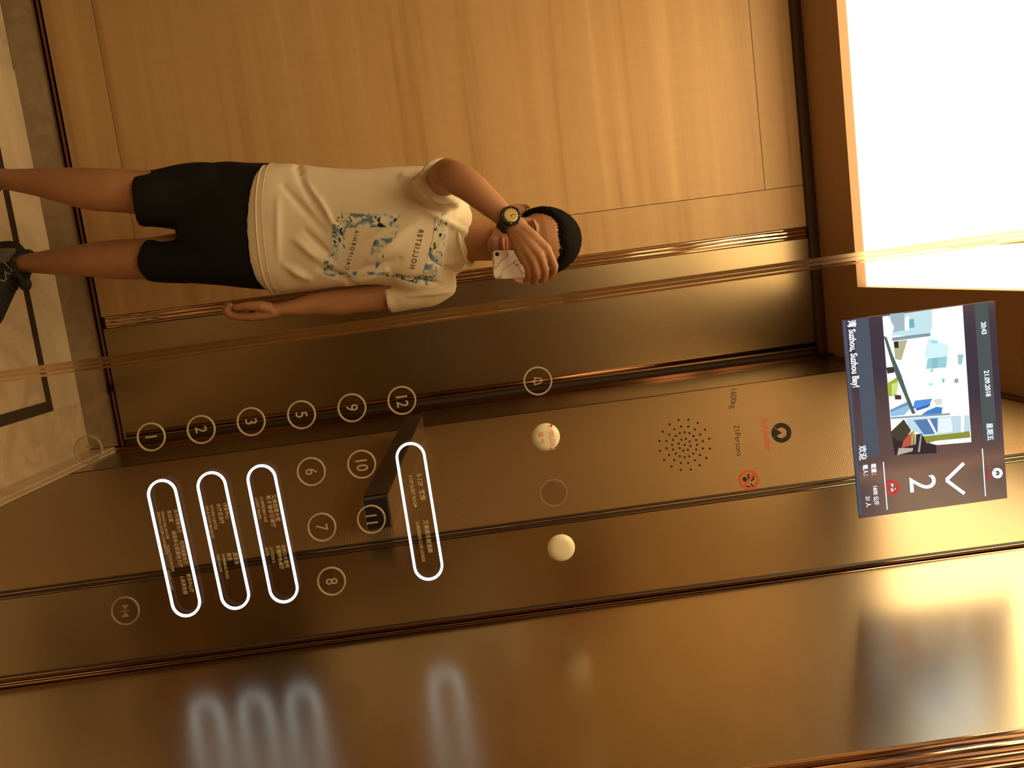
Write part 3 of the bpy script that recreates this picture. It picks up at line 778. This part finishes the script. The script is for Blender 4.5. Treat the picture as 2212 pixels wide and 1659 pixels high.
# hanging arm
add_loft(B, [(935,606,2.37,.050,.05),(880,622,2.38,.046,.047),(820,640,2.38,.040,.044),(770,647,2.375,.038,.042),(735,652,2.37,.038,.040),(690,656,2.36,.033,.036),(640,664,2.345,.0235,.029),(606,669,2.335,.0185,.026),(590,672,2.33,.021,.028)], n=20)
for i, (dy, dx, r) in enumerate(((-.034,3,.0118),(-.013,0,.0120),(.008,-1,.0116),(.027,-3,.0104))):
    Y0 = 2.335+dy
    w0 = (592, 672, 2.332+dy*.5); a = (542+dx, 685-abs(i-1), Y0); b_ = (503+dx, 683-i, Y0+.001); c = (488+dx, 672-i, Y0); d = (494+dx, 661-i, Y0)
    B.tube([W(*w0), W(568, 680, 2.333+dy*.8), W(*a)], [.0165,.0155,.0118], 14)
    q = spline([a, b_, c, d], 4); B.tube([W(*p) for p in q], [r-.0018*k/(len(q)-1) for k in range(len(q))], 12)
    B.ell(W(*d), (r-.0018,)*3, 10, 8); B.ell(W(*a), (r*1.1,)*3, 10, 8)
B.ell(W(564,673,2.335), (.026,.034,.034))
B.tube([W(585,667,2.305), W(562,661,2.290), W(535,661,2.288), W(512,664,2.292)], [.017,.0150,.0125,.0105], 12); B.ell(W(512,664,2.292), (.0105,)*3, 10, 8)
# legs
add_loft(B, [(520,425,2.38,.085,.09),(420,425,2.37,.075,.08),(320,418,2.35,.062,.066),(270,413,2.34,.058,.062),(232,411,2.335,.0575,.060),(190,408,2.345,.056,.060),(130,400,2.37,.047,.056),(70,393,2.39,.036,.044),(15,388,2.415,.029,.036),(-25,384,2.43,.031,.040)], n=24)
add_loft(B, [(520,552,2.40,.085,.09),(420,556,2.41,.075,.08),(330,559,2.42,.060,.066),(285,560,2.42,.0575,.062),(240,561,2.425,.0545,.060),(190,562,2.44,.047,.058),(140,565,2.46,.041,.052),(95,567,2.48,.033,.042),(58,569,2.49,.027,.034),(46,571,2.495,.024,.030)], n=24)
EYES = [hp(-.034,.078,-.030), hp(.034,.078,-.030)]
HEADZ = HC.z - .15
def face_disp(p, n):
    if p.z > HEADZ and p.y < HC.y:
        for e in EYES:
            d = Vector(((p.x-e.x)/.019, (p.y-e.y)/.03, (p.z-e.z)/.011)).length
            p += Vector((0, .010*math.exp(-d*d), 0))
        m_ = hp(0,.09,-.0935); d = Vector(((p.x-m_.x)/.024, (p.y-m_.y)/.02, (p.z-m_.z)/.0022)).length
        p += Vector((0, .004*math.exp(-d*d), 0))
    return p
bm_ = remesh(B, .0030, 5, face_disp)
body = link('body', bm_, M_skin, man, smooth=True)
bbv = BVHTree.FromPolygons([v.co for v in bm_.vertices], [tuple(p.vertices) for p in bm_.polygons])
# hair: follows the skull, a few millimetres proud, dips under the skin past the hairline
m = MB(); SCc = hp(0,-.012,.0); R = []
nu, nv = 180, 110
for i in range(1, nv):
    th = math.pi*i/nv; ring = []
    for k in range(nu):
        ph = 2*math.pi*k/nu
        d = Vector((math.sin(th)*math.cos(ph), -math.sin(th)*math.sin(ph), math.cos(th)))
        front = math.sin(ph)*math.sin(th)            # towards the mirror
        zl = math.cos(th)
        h = bbv.ray_cast(SCc, d, .15)
        rad = (h[0]-SCc).length if h[0] is not None else .09
        rad = min(rad, .118 if zl > -.2 else .105)
        side = abs(math.sin(th)*math.cos(ph))
        line = .50 if front > .74 else (.50 - (.74-front)*1.15 if front > .36 else (.06 - (.36-front)*2.6 if front > .18 else (-.41 if front > -.15 else -.62)))
        line = max(line, -.62) + .04*noise.noise(d*9) + .03*noise.noise(d*40)
        t = max(0, min(1, (zl-line)/.20+.45+.6*noise.noise(d*55)))
        
        rad2 = rad + (-.006 + t*(.0130 + .006*max(0, zl) + .0075*max(0, min(1, (side-.45)/.3))*max(0, min(1, 1-zl*1.2)))) + (.0012*noise.noise(d*38) + .0016*noise.noise(d*85))*t
        ring.append(SCc + d*rad2)
    R.append(ring)
m.rings(R); m.build('hair', M_hair, man, smooth=True)
# brows, closed eyelids, lips
def onface(x, z, lift=.001):
    o_ = hp(x, .155, z); h = bbv.ray_cast(o_, Vector((0,1,0)), .3)
    return h[0] + Vector((0,-lift,0)) if h[0] is not None else hp(x,.09,z)
for sx in (-1, 1):
    MB().tube([onface(sx*(.016+.007*k), -.011+.0035*math.sin(k/5*3.0)-.0006*k) for k in range(6)], [.0016,.0024,.0026,.0024,.0020,.0010], 8, flat=.5).build('eyebrow', M_brow, man, smooth=True)
    MB().tube([onface(sx*(.021+.005*k), -.033-.002*math.sin(k/5*3.14), .0003) for k in range(6)], [.0007,.0012,.0014,.0014,.0012,.0007], 8).build('eyelash_line', M_hair, man, smooth=True)
MB().tube([onface(-.024+.006*k, -.0885+.0015*math.sin(k/8*6.28*1)-.001*abs(k-4)/4, .0006) for k in range(9)], [.0012,.003,.0038,.0042,.0038,.0042,.0038,.003,.0012], 8, flat=.7).tube([onface(-.024+.006*k, -.0985+.002*abs(k-4)/4, .0006) for k in range(9)], [.0012,.003,.0042,.0048,.005,.0048,.0042,.003,.0012], 8, flat=.7).build('lips', M_lip, man, smooth=True)

# t-shirt
T = MB()
add_loft(T, [(585,494,2.375,.168,.118),(600,494,2.37,.176,.124),(640,493,2.37,.174,.122),(690,494,2.365,.166,.118),(740,494,2.36,.160,.116),(800,492,2.355,.158,.116),(860,491,2.355,.164,.116),(910,500,2.355,.180,.110),(945,507,2.355,.176,.100),(972,512,2.355,.150,.088),(992,516,2.35,.110,.080),(1006,518,2.345,.078,.074),(1012,519,2.345,.068,.068)], n=48, sub=6, round_start=False, round_end=False, power=2.3)
add_loft(T, [(950,600,2.36,.062,.068),(925,618,2.37,.060,.068),(890,632,2.375,.050,.062),(860,641,2.38,.044,.056),(838,646,2.38,.041,.054)], n=32, sub=6, round_end=False)
add_loft(T, [(925,455,2.36,.085,.075),(938,428,2.33,.070,.070),(948,408,2.27,.064,.062),(955,396,2.215,.060,.058),(958,392,2.19,.0595,.0575)], n=32, sub=6, round_end=False, hint=(0,0,1))
def fold(p, a, b_, w, amp):
    """a crease from a to b given in picture pixels near the shirt's front"""
    A, Bq = fold_pts[(a, b_)]
    ab = Bq-A; q = Vector((p.x-A.x, 0, p.z-A.z)); t = max(0, min(1, q.dot(ab)/ab.length_squared))
    d = (q-ab*t).length/w
    return amp*math.exp(-d*d)*(.35+.65*math.sin(math.pi*min(max(t,.05),.95)))
creases = [((630,352),(700,470),.012,-.010),((645,375),(690,440),.010,.009),((610,400),(700,500),.012,-.006),((690,430),(730,500),.008,.007),((640,520),(690,560),.014,.010),
 ((660,500),(720,560),.010,-.007),((615,575),(660,600),.012,.009),((690,580),(760,610),.012,-.008),((740,610),(830,585),.014,.010),((760,590),(860,560),.012,-.006),
 ((870,380),(985,440),.014,.011),((860,400),(960,470),.012,-.008),((900,440),(1005,500),.012,.008),((800,560),(900,480),.016,.006),((720,540),(860,470),.014,-.005),
 ((910,590),(985,560),.010,.006),((860,600),(985,620),.010,-.007),((880,640),(970,630),.008,.006),((600,430),(600,560),.010,.004),((930,560),(1000,600),.012,-.006)]
fold_pts = {}
for a, b_, w, amp in creases:
    A, Bq = UP(*a, 2.25), UP(*b_, 2.25); fold_pts[(a, b_)] = (Vector((A.x,0,A.z)), Vector((Bq.x-0,0,Bq.z)))
def shirt_disp(p, n):
    d = 0
    if n.y < .3:
        for a, b_, w, amp in creases:
            d += fold(p, a, b_, w*.85, amp*1.45)
    d += .0045*noise.noise(Vector((p.x*9, p.y*9, p.z*5))) + .0014*noise.noise(Vector((p.x*26, p.y*26, p.z*14)))
    zb = UP(600, 494, 2.37).z
    return p + n*d
sm = remesh(T, .0045, 3, shirt_disp)
shirt = link('t_shirt', sm, M_cloth, man, smooth=True, label='white cotton t-shirt with a printed frame')
sbv = BVHTree.FromPolygons([v.co for v in sm.vertices], [tuple(p.vertices) for p in sm.polygons])
def on_shirt(lift):
    def f(x, y):
        d = ray(x, y).normalized(); h = sbv.ray_cast(EYE, d)
        return (h[0] - d*lift) if h[0] is not None and h[0].y < 2.6 else UP(x, y, 2.25)
    return f
# hem, sleeve hems and neck ribbing
def ring_on(cx_, cy_, Yc, a, b_, r, tiltz=0.0, nm='hem', t0=0, t1=2*math.pi, ax=None):
    C = UP(cx_, cy_, Yc); a *= PK; b_ *= PK; pts = []
    for k in range(48):
        t = 2*math.pi*k/48; pts.append(C + Vector((math.cos(t)*a, -math.sin(t)*b_, tiltz*math.sin(t))))
    return MB().tube(pts, r, 8, closed=True, hint=(0,0,1)).build(nm, M_cloth, shirt, smooth=True)
ring_on(1010, 519, 2.338, .066, .064, .0065, -.022, 'neck_ribbing')
def hem_line(row, r, lim=.3, k=1.0):
    C = UP(row[0], row[1], row[2]); Nx = UP(row[0]+40, row[1]-1, row[2]-.006)
    up_ = (Nx-C).normalized(); hx = Vector((0,1,0)); u = up_.cross(hx).normalized(); w = u.cross(up_).normalized(); pts = []
    for i in range(72):
        t = 2*math.pi*i/72; d = (u*math.cos(t)*row[3] + w*math.sin(t)*row[4]).normalized()
        h = sbv.ray_cast(C, d, .4)
        if h[0] is not None and (h[0]-C).length < lim: pts.append(h[0] + d*.0004*k)
    return MB().tube(pts, r, 6, closed=True, hint=(0,0,1)).build('hem', M_cloth, shirt, smooth=True)
hem_line((603,494,2.37,.17,.12), .0011)
hem_line((590,494,2.373,.17,.12), .0026)
hem_line((846,644,2.38,.04,.05), .0009, .062)
hem_line((839,646,2.38,.04,.05), .0018, .062)
# print on the chest
M_prt, nt, b = mat('shirt_print')
b.inputs['Roughness'].default_value = .85; b.inputs['Specular IOR Level'].default_value = .2
n1 = nt.nodes.new('ShaderNodeTexNoise'); n1.inputs['Scale'].default_value = 26; n1.inputs['Detail'].default_value = 3; n1.inputs['Distortion'].default_value = 1.5
n2 = nt.nodes.new('ShaderNodeTexNoise'); n2.inputs['Scale'].default_value = 34; n2.inputs['Detail'].default_value = 2; n2.inputs['Distortion'].default_value = 2.0
vv = mapped(nt, (1,1,1)); nt.links.new(vv, n1.inputs['Vector']); nt.links.new(mapped(nt, (1,1,1), loc=(3,1,7)), n2.inputs['Vector'])
c1 = ramp(nt, [(.30, (.10,.19,.32)), (.42, (.20,.32,.44)), (.50, (.62,.66,.60)), (.60, (.80,.75,.60)), (.70, (.62,.60,.25))], n1.outputs['Fac'])
c2 = ramp(nt, [(.36, (.03,.03,.05)), (.41, (1,1,1))], n2.outputs['Fac'])
mx = nt.nodes.new('ShaderNodeMix'); mx.data_type = 'RGBA'; mx.blend_type = 'MULTIPLY'; mx.inputs['Factor'].default_value = 1
nt.links.new(c1, mx.inputs[6]); nt.links.new(c2, mx.inputs[7]); nt.links.new(mx.outputs[2], b.inputs['Base Color'])
M_ink = simple('shirt_ink', (.07,.05,.045), .85, spec=.2)
def resample(pts, n):
    P = [Vector(p) for p in pts]; L_ = [0]
    for a, b_ in zip(P, P[1:]): L_.append(L_[-1]+(b_-a).length)
    out = []
    for k in range(n):
        t = L_[-1]*k/(n-1); i = 0
        while i < len(P)-2 and L_[i+1] < t: i += 1
        out.append(P[i].lerp(P[i+1], (t-L_[i])/max(1e-6, L_[i+1]-L_[i])))
    return out
fr = on_shirt(.0010)
m = MB()
def band(outer, inner, n=26, w=6):
    O, I = resample(outer, n), resample(inner, n); G = []
    for k in range(n):
        jo = 2.2*noise.noise(Vector((O[k].x*.11, O[k].y*.11, 1))); ji = 2.8*noise.noise(Vector((I[k].x*.13, I[k].y*.13, 5)))
        dd = (I[k]-O[k]).normalized(); o_, i_ = O[k]+dd*jo, I[k]+dd*ji
        G.append([fr(*(o_.lerp(i_, q/(w-1)))) for q in range(w)])
    m.grid(G)
band([(723,460),(718,500),(713,545),(699,565),(699,592),(720,598)], [(750,464),(746,500),(744,545),(730,570),(738,585),(750,590)])
band([(724,460),(760,461),(800,462),(862,463)], [(747,492),(775,491),(810,491),(862,491)])
band([(966,457),(966,490),(957,550),(948,600)], [(940,472),(938,500),(926,550),(913,592)])
band([(948,600),(928,616),(900,613),(868,604),(845,598),(800,594),(752,598)], [(915,590),(905,598),(890,598),(868,594),(848,590),(800,587),(752,588)], 36, 4)
m.build('print_frame', M_prt, shirt, label='blue and black marbled printed frame')
zb_ = lambda *pts: [(680+a/6.9125, 430+c/6.9125) for a, c in pts]
m = MB()
band(zb_((1222,470),(1120,510),(1040,560),(930,590),(870,660),(845,740),(845,830),(935,870),(915,940),(905,1050)), zb_((1222,500),(1200,590),(1100,665),(1010,710),(960,730),(985,780),(1010,820),(1045,860),(1000,940),(920,1062)), 30, 6)
m.build('print_bird', M_prt, shirt, label='marbled printed bird in flight')
fi = on_shirt(.0014)
text('lettering', 'HOLLISTER', (900,538), 15.5, M_ink, shirt, fi, direc=(.235,-1), up=(1,.12), sx=.86, space=1.42, off=.012)
text('lettering', 'CALIFORNIA', (760,540), 12.5, M_ink, shirt, fi, direc=(.27,-1), up=(1,.12), sx=.86, space=1.55, off=.012)

# shorts
T = MB()
add_loft(T, [(630,492,2.385,.150,.105),(590,492,2.385,.172,.118),(540,489,2.385,.174,.120),(490,484,2.39,.168,.118),(455,482,2.39,.155,.112),(430,482,2.39,.120,.10)], n=40, sub=5, power=2.3)
add_loft(T, [(500,430,2.385,.090,.105),(450,428,2.38,.094,.100),(390,428,2.37,.090,.094),(340,430,2.355,.079,.088),(298,431,2.345,.074,.083)], n=36, sub=6, round_end=False)
add_loft(T, [(500,548,2.40,.095,.105),(450,556,2.40,.076,.100),(400,560,2.41,.066,.092),(355,560,2.415,.063,.086),(330,560,2.42,.062,.083)], n=36, sub=6, round_end=False)
def short_disp(p, n):
    return p + n*(.006*noise.noise(Vector((p.x*11, p.y*11, p.z*7))) + .003*noise.noise(Vector((p.x*28, p.y*28, p.z*12))))
link('shorts', remesh(T, .006, 2, short_disp), M_navy, man, smooth=True, label='black knee-length shorts')

# watch on the raised wrist
wa = W(1100, 477, 2.021)
fdir = (W(1118,495,2.015) - W(1083,461,2.025)).normalized()
wface = (W(1107,465,1.985) - wa); wface = (wface - fdir*wface.dot(fdir)).normalized()
wside = fdir.cross(wface).normalized()
wat = MB()
R = []
for k in range(40):
    t = 2*math.pi*k/40
    for_ = wa + wface*math.cos(t)*.0250 + wside*math.sin(t)*.0305
    nr = (wface*math.cos(t)/.0235 + wside*math.sin(t)/.0285).normalized()
    hw = .0150 - .003*abs(math.sin(t))
    R.append([for_ - fdir*hw + nr*.0005, for_ - fdir*hw + nr*.0045, for_ + fdir*hw + nr*.0045, for_ + fdir*hw + nr*.0005])
wat.rings(R, closed=True)
M_rub = simple('black_resin', (.012,.011,.010), .35)
watch = wat.build('wristwatch', M_rub, man, smooth=False, label='chunky black wristwatch with a gold face')
fc = wa + wface*.0295 
fn = (wface*.80 + Vector((0,-1,0))*.35).normalized()
ux = fdir - fn*fdir.dot(fn); ux.normalize(); uy = fn.cross(ux)
def disk(mb, c, r, h, n=28, lobes=0, dr=0):
    rs = []
    for hh, f in ((-h,1.0),(h*.6,1.0),(h,.93)):
        rs.append([c + fn*hh + (ux*math.cos(t)+uy*math.sin(t))*(r*f + (dr if lobes and (k % (n//lobes)) == 0 else 0)) for k, t in enumerate([2*math.pi*k/n for k in range(n)])])
    mb.rings(rs)
m = MB(); disk(m, fc, .0245, .0060, 32, 8, .0018); m.build('case', M_rub, watch)
M_gold = simple('gold_dial', (.95,.78,.35), .25, .7)
m = MB(); disk(m, fc + fn*.0058, .0170, .0008, 28); dial = m.build('dial', M_gold, watch, label='gold dial')
m = MB()
for k in range(12):
    t = 2*math.pi*k/12; c = fc + fn*.0070 + (ux*math.cos(t)+uy*math.sin(t))*.0142
    m.tube([c - (ux*math.cos(t)+uy*math.sin(t))*.0018, c + (ux*math.cos(t)+uy*math.sin(t))*.0010], .0005, 6)
m.tube([fc+fn*.0072, fc+fn*.0072+(ux*.6+uy*.8)*.010], .0006, 6); m.tube([fc+fn*.0072, fc+fn*.0072+(ux*.9-uy*.3)*.007], .0007, 6)
m.build('hands', M_rub, watch)
for k in range(4):
    t = 2*math.pi*(k+.5)/4; m = MB(); m.ell(fc + fn*.0054 + (ux*math.cos(t)+uy*math.sin(t))*.0215, (.0012,)*3, 8, 6); m.build('bezel_screw', M_gold, watch)

# phone
ph = empty('phone', W(1124, 571, 2.06), label='phone in a white marble-pattern case held up before the face', category='phone')
c00, c01, c11, c10 = (1063,541), (1066,603), (1174,601), (1171,540)
def pq(u, v):      # u along picture x, v along picture y
    return ((c00[0]*(1-u)+c10[0]*u)*(1-v)+(c01[0]*(1-u)+c11[0]*u)*v, (c00[1]*(1-u)+c10[1]*u)*(1-v)+(c01[1]*(1-u)+c11[1]*u)*v)
ru, rv = 9/120, 9/61
outl = []
for (cu, cv, a0_) in ((1-ru,1-rv,0),(ru,1-rv,90),(ru,rv,180),(1-ru,rv,270)):
    for k in range(7):
        a = math.radians(a0_+15*k); outl.append((cu+ru*math.cos(a), cv+rv*math.sin(a)))
def phone_ring(Yd, shrink):
    return [W(*pq(.5+(u-.5)*(1-shrink/2), .5+(v-.5)*(1-shrink)), Yd) for u, v in outl]
M_pc, nt, b = mat('marble_phone_case'); b.inputs['Roughness'].default_value = .3
n = nt.nodes.new('ShaderNodeTexNoise'); n.inputs['Scale'].default_value = 13; n.inputs['Detail'].default_value = 3; n.inputs['Distortion'].default_value = 1.8
nt.links.new(mapped(nt, (1,1,1)), n.inputs['Vector'])
nt.links.new(ramp(nt, [(.43, (.84,.80,.74)), (.488, (.70,.62,.52)), (.5, (.22,.13,.08)), (.512, (.70,.62,.52)), (.58, (.88,.84,.78))], n.outputs['Fac']), b.inputs['Base Color'])
MB().rings([phone_ring(2.0555,.10), phone_ring(2.0563,.03), phone_ring(2.058,.0), phone_ring(2.062,.0)]).build('case', M_pc, ph, label='white marble-pattern case')
MB().rings([phone_ring(2.0622,.02), phone_ring(2.0655,.03)]).build('handset', simple('handset_black', (.02,.02,.022), .2), ph)
def pdisk(px_, r, Y0, Y1): 
    c = W(px_[0], px_[1], Y0); return [[c + Vector((math.cos(t)*r, dy*PK, math.sin(t)*r)) for t in [2*math.pi*k/20 for k in range(20)]] for dy in (0, Y1-Y0)]
MB().rings(pdisk((1074,549), .0052, 2.0547, 2.057)).build('camera_lens', simple('lens_black', (.01,.01,.012), .08), ph, label='dark camera lens')
MB().rings(pdisk((1076,559), .0018, 2.0549, 2.057)).build('flash', simple('flash', (.8,.75,.6), .3), ph)

# shoes
M_shoe = simple('black_shoe', (.014,.014,.014), .7, bump=.4, bscale=600)
M_shoeg = simple('grey_suede', (.17,.155,.13), .85, bump=.3, bscale=400)
M_sole = simple('dark_sole', (.03,.03,.03), .8)
def make_shoe(ank, direc, label, logo=True):
    d = Vector(direc).normalized(); sd = d.cross(Vector((0,0,1)))
    z0 = .0
    def q(l, s_, z): return Vector((ank.x, ank.y, z0)) + d*l*1.06 + sd*s_*1.06 + Vector((0,0,z*(1.16 if z > .03 else 1)))
    T = MB(); R = []
    for l, w, top, bot in ((-.078,.018,.060,.022),(-.070,.031,.088,.020),(-.045,.036,.100,.018),(-.01,.037,.102,.018),(.03,.037,.098,.018),(.07,.040,.080,.018),(.11,.044,.066,.018),(.15,.045,.055,.018),(.185,.037,.046,.018),(.205,.018,.036,.020)):
        ring = []
        for k in range(20):
            t = 2*math.pi*k/20; c, s_ = math.cos(t), math.sin(t)
            ring.append(q(l, w*math.copysign(abs(c)**.75, c), (top+bot)/2 + (top-bot)/2*math.copysign(abs(s_)**.8, s_)))
        R.append(ring)
    T.rings(R)
    T.tube([q(.012+.047*math.cos(t)*1.05, .036*math.sin(t), .103+.010*math.cos(2*t)-.004*math.cos(t)) for t in [2*math.pi*k/20 for k in range(20)]], .0085, 10, closed=True, hint=(0,0,1))
    sh = link('shoe', remesh(T, .003, 4), M_shoe, man, smooth=True, label=label)
    R = []
    for l, w in ((-.082,.015),(-.074,.033),(-.04,.039),(.02,.038),(.08,.042),(.13,.048),(.17,.046),(.20,.034),(.212,.015)):
        R.append([q(l, w, .001), q(l, w*.98, .024), q(l, -w*.98, .024), q(l, -w, .001)])
    MB().rings(R).build('sole', M_sole, sh)
    for i in range(5):
        l = .062+.017*i; z = .088-.0085*i
        MB().tube([q(l, -.024, z-.008), q(l+.004, 0, z+.002), q(l, .024, z-.008)], .0026, 8).build('lace', M_shoe, sh, smooth=True)
    MB().tube([q(.060+.004*math.cos(t), .030+.026*math.sin(t)*1.0 + .01, .082+.022*math.cos(t)) for t in [2*math.pi*k/16 for k in range(16)]], .0022, 8, closed=True).build('lace_loop', M_shoe, sh, smooth=True)
    MB().ell(q(.068,0,.112), (.022,.012,.018), 14, 8).build('tongue', M_shoe, sh, smooth=True)
    return sh, q
a2 = UP(44, 573, 2.50)
sh2, q2 = make_shoe(a2, (.82, -.57, 0), 'black and grey trainer on the foot nearer the lift door')
a1_ = UP(-14, 386, 2.43)
sh1, q1 = make_shoe(a1_, (.6, -.8, 0), 'black trainer, mostly outside the frame')
# grey side panel and N-shaped mark on the visible shoe
svb = BVHTree.FromPolygons([v.co for v in sh2.data.vertices], [tuple(p.vertices) for p in sh2.data.polygons])
def on_shoe(lift):
    def f(x, y):
        d = ray(x, y).normalized(); h = svb.ray_cast(EYE, d)
        return (h[0]-d*lift) if h[0] is not None else UP(x, y, 2.44)
    return f
fs_ = on_shoe(.0008)
m = MB(); G = []
for i in range(9):
    G.append([fs_(-14 + (34+14)*i/8, 536 + (34-.8*i)*k/6) for k in range(7)])
m.grid(G); m.build('side_panel', M_shoeg, sh2, label='grey suede heel panel')
fl = on_shoe(.002)
MB().tube([fl(*p) for p in ((-6,592),(0,604),(8,608),(14,602),(11,592),(10,584),(14,590),(21,592),(26,584),(20,578),(9,567))], .0012, 6).build('letter_mark', simple('silver_thread', (.6,.55,.5), .4), sh2, label='silver outlined letter N')
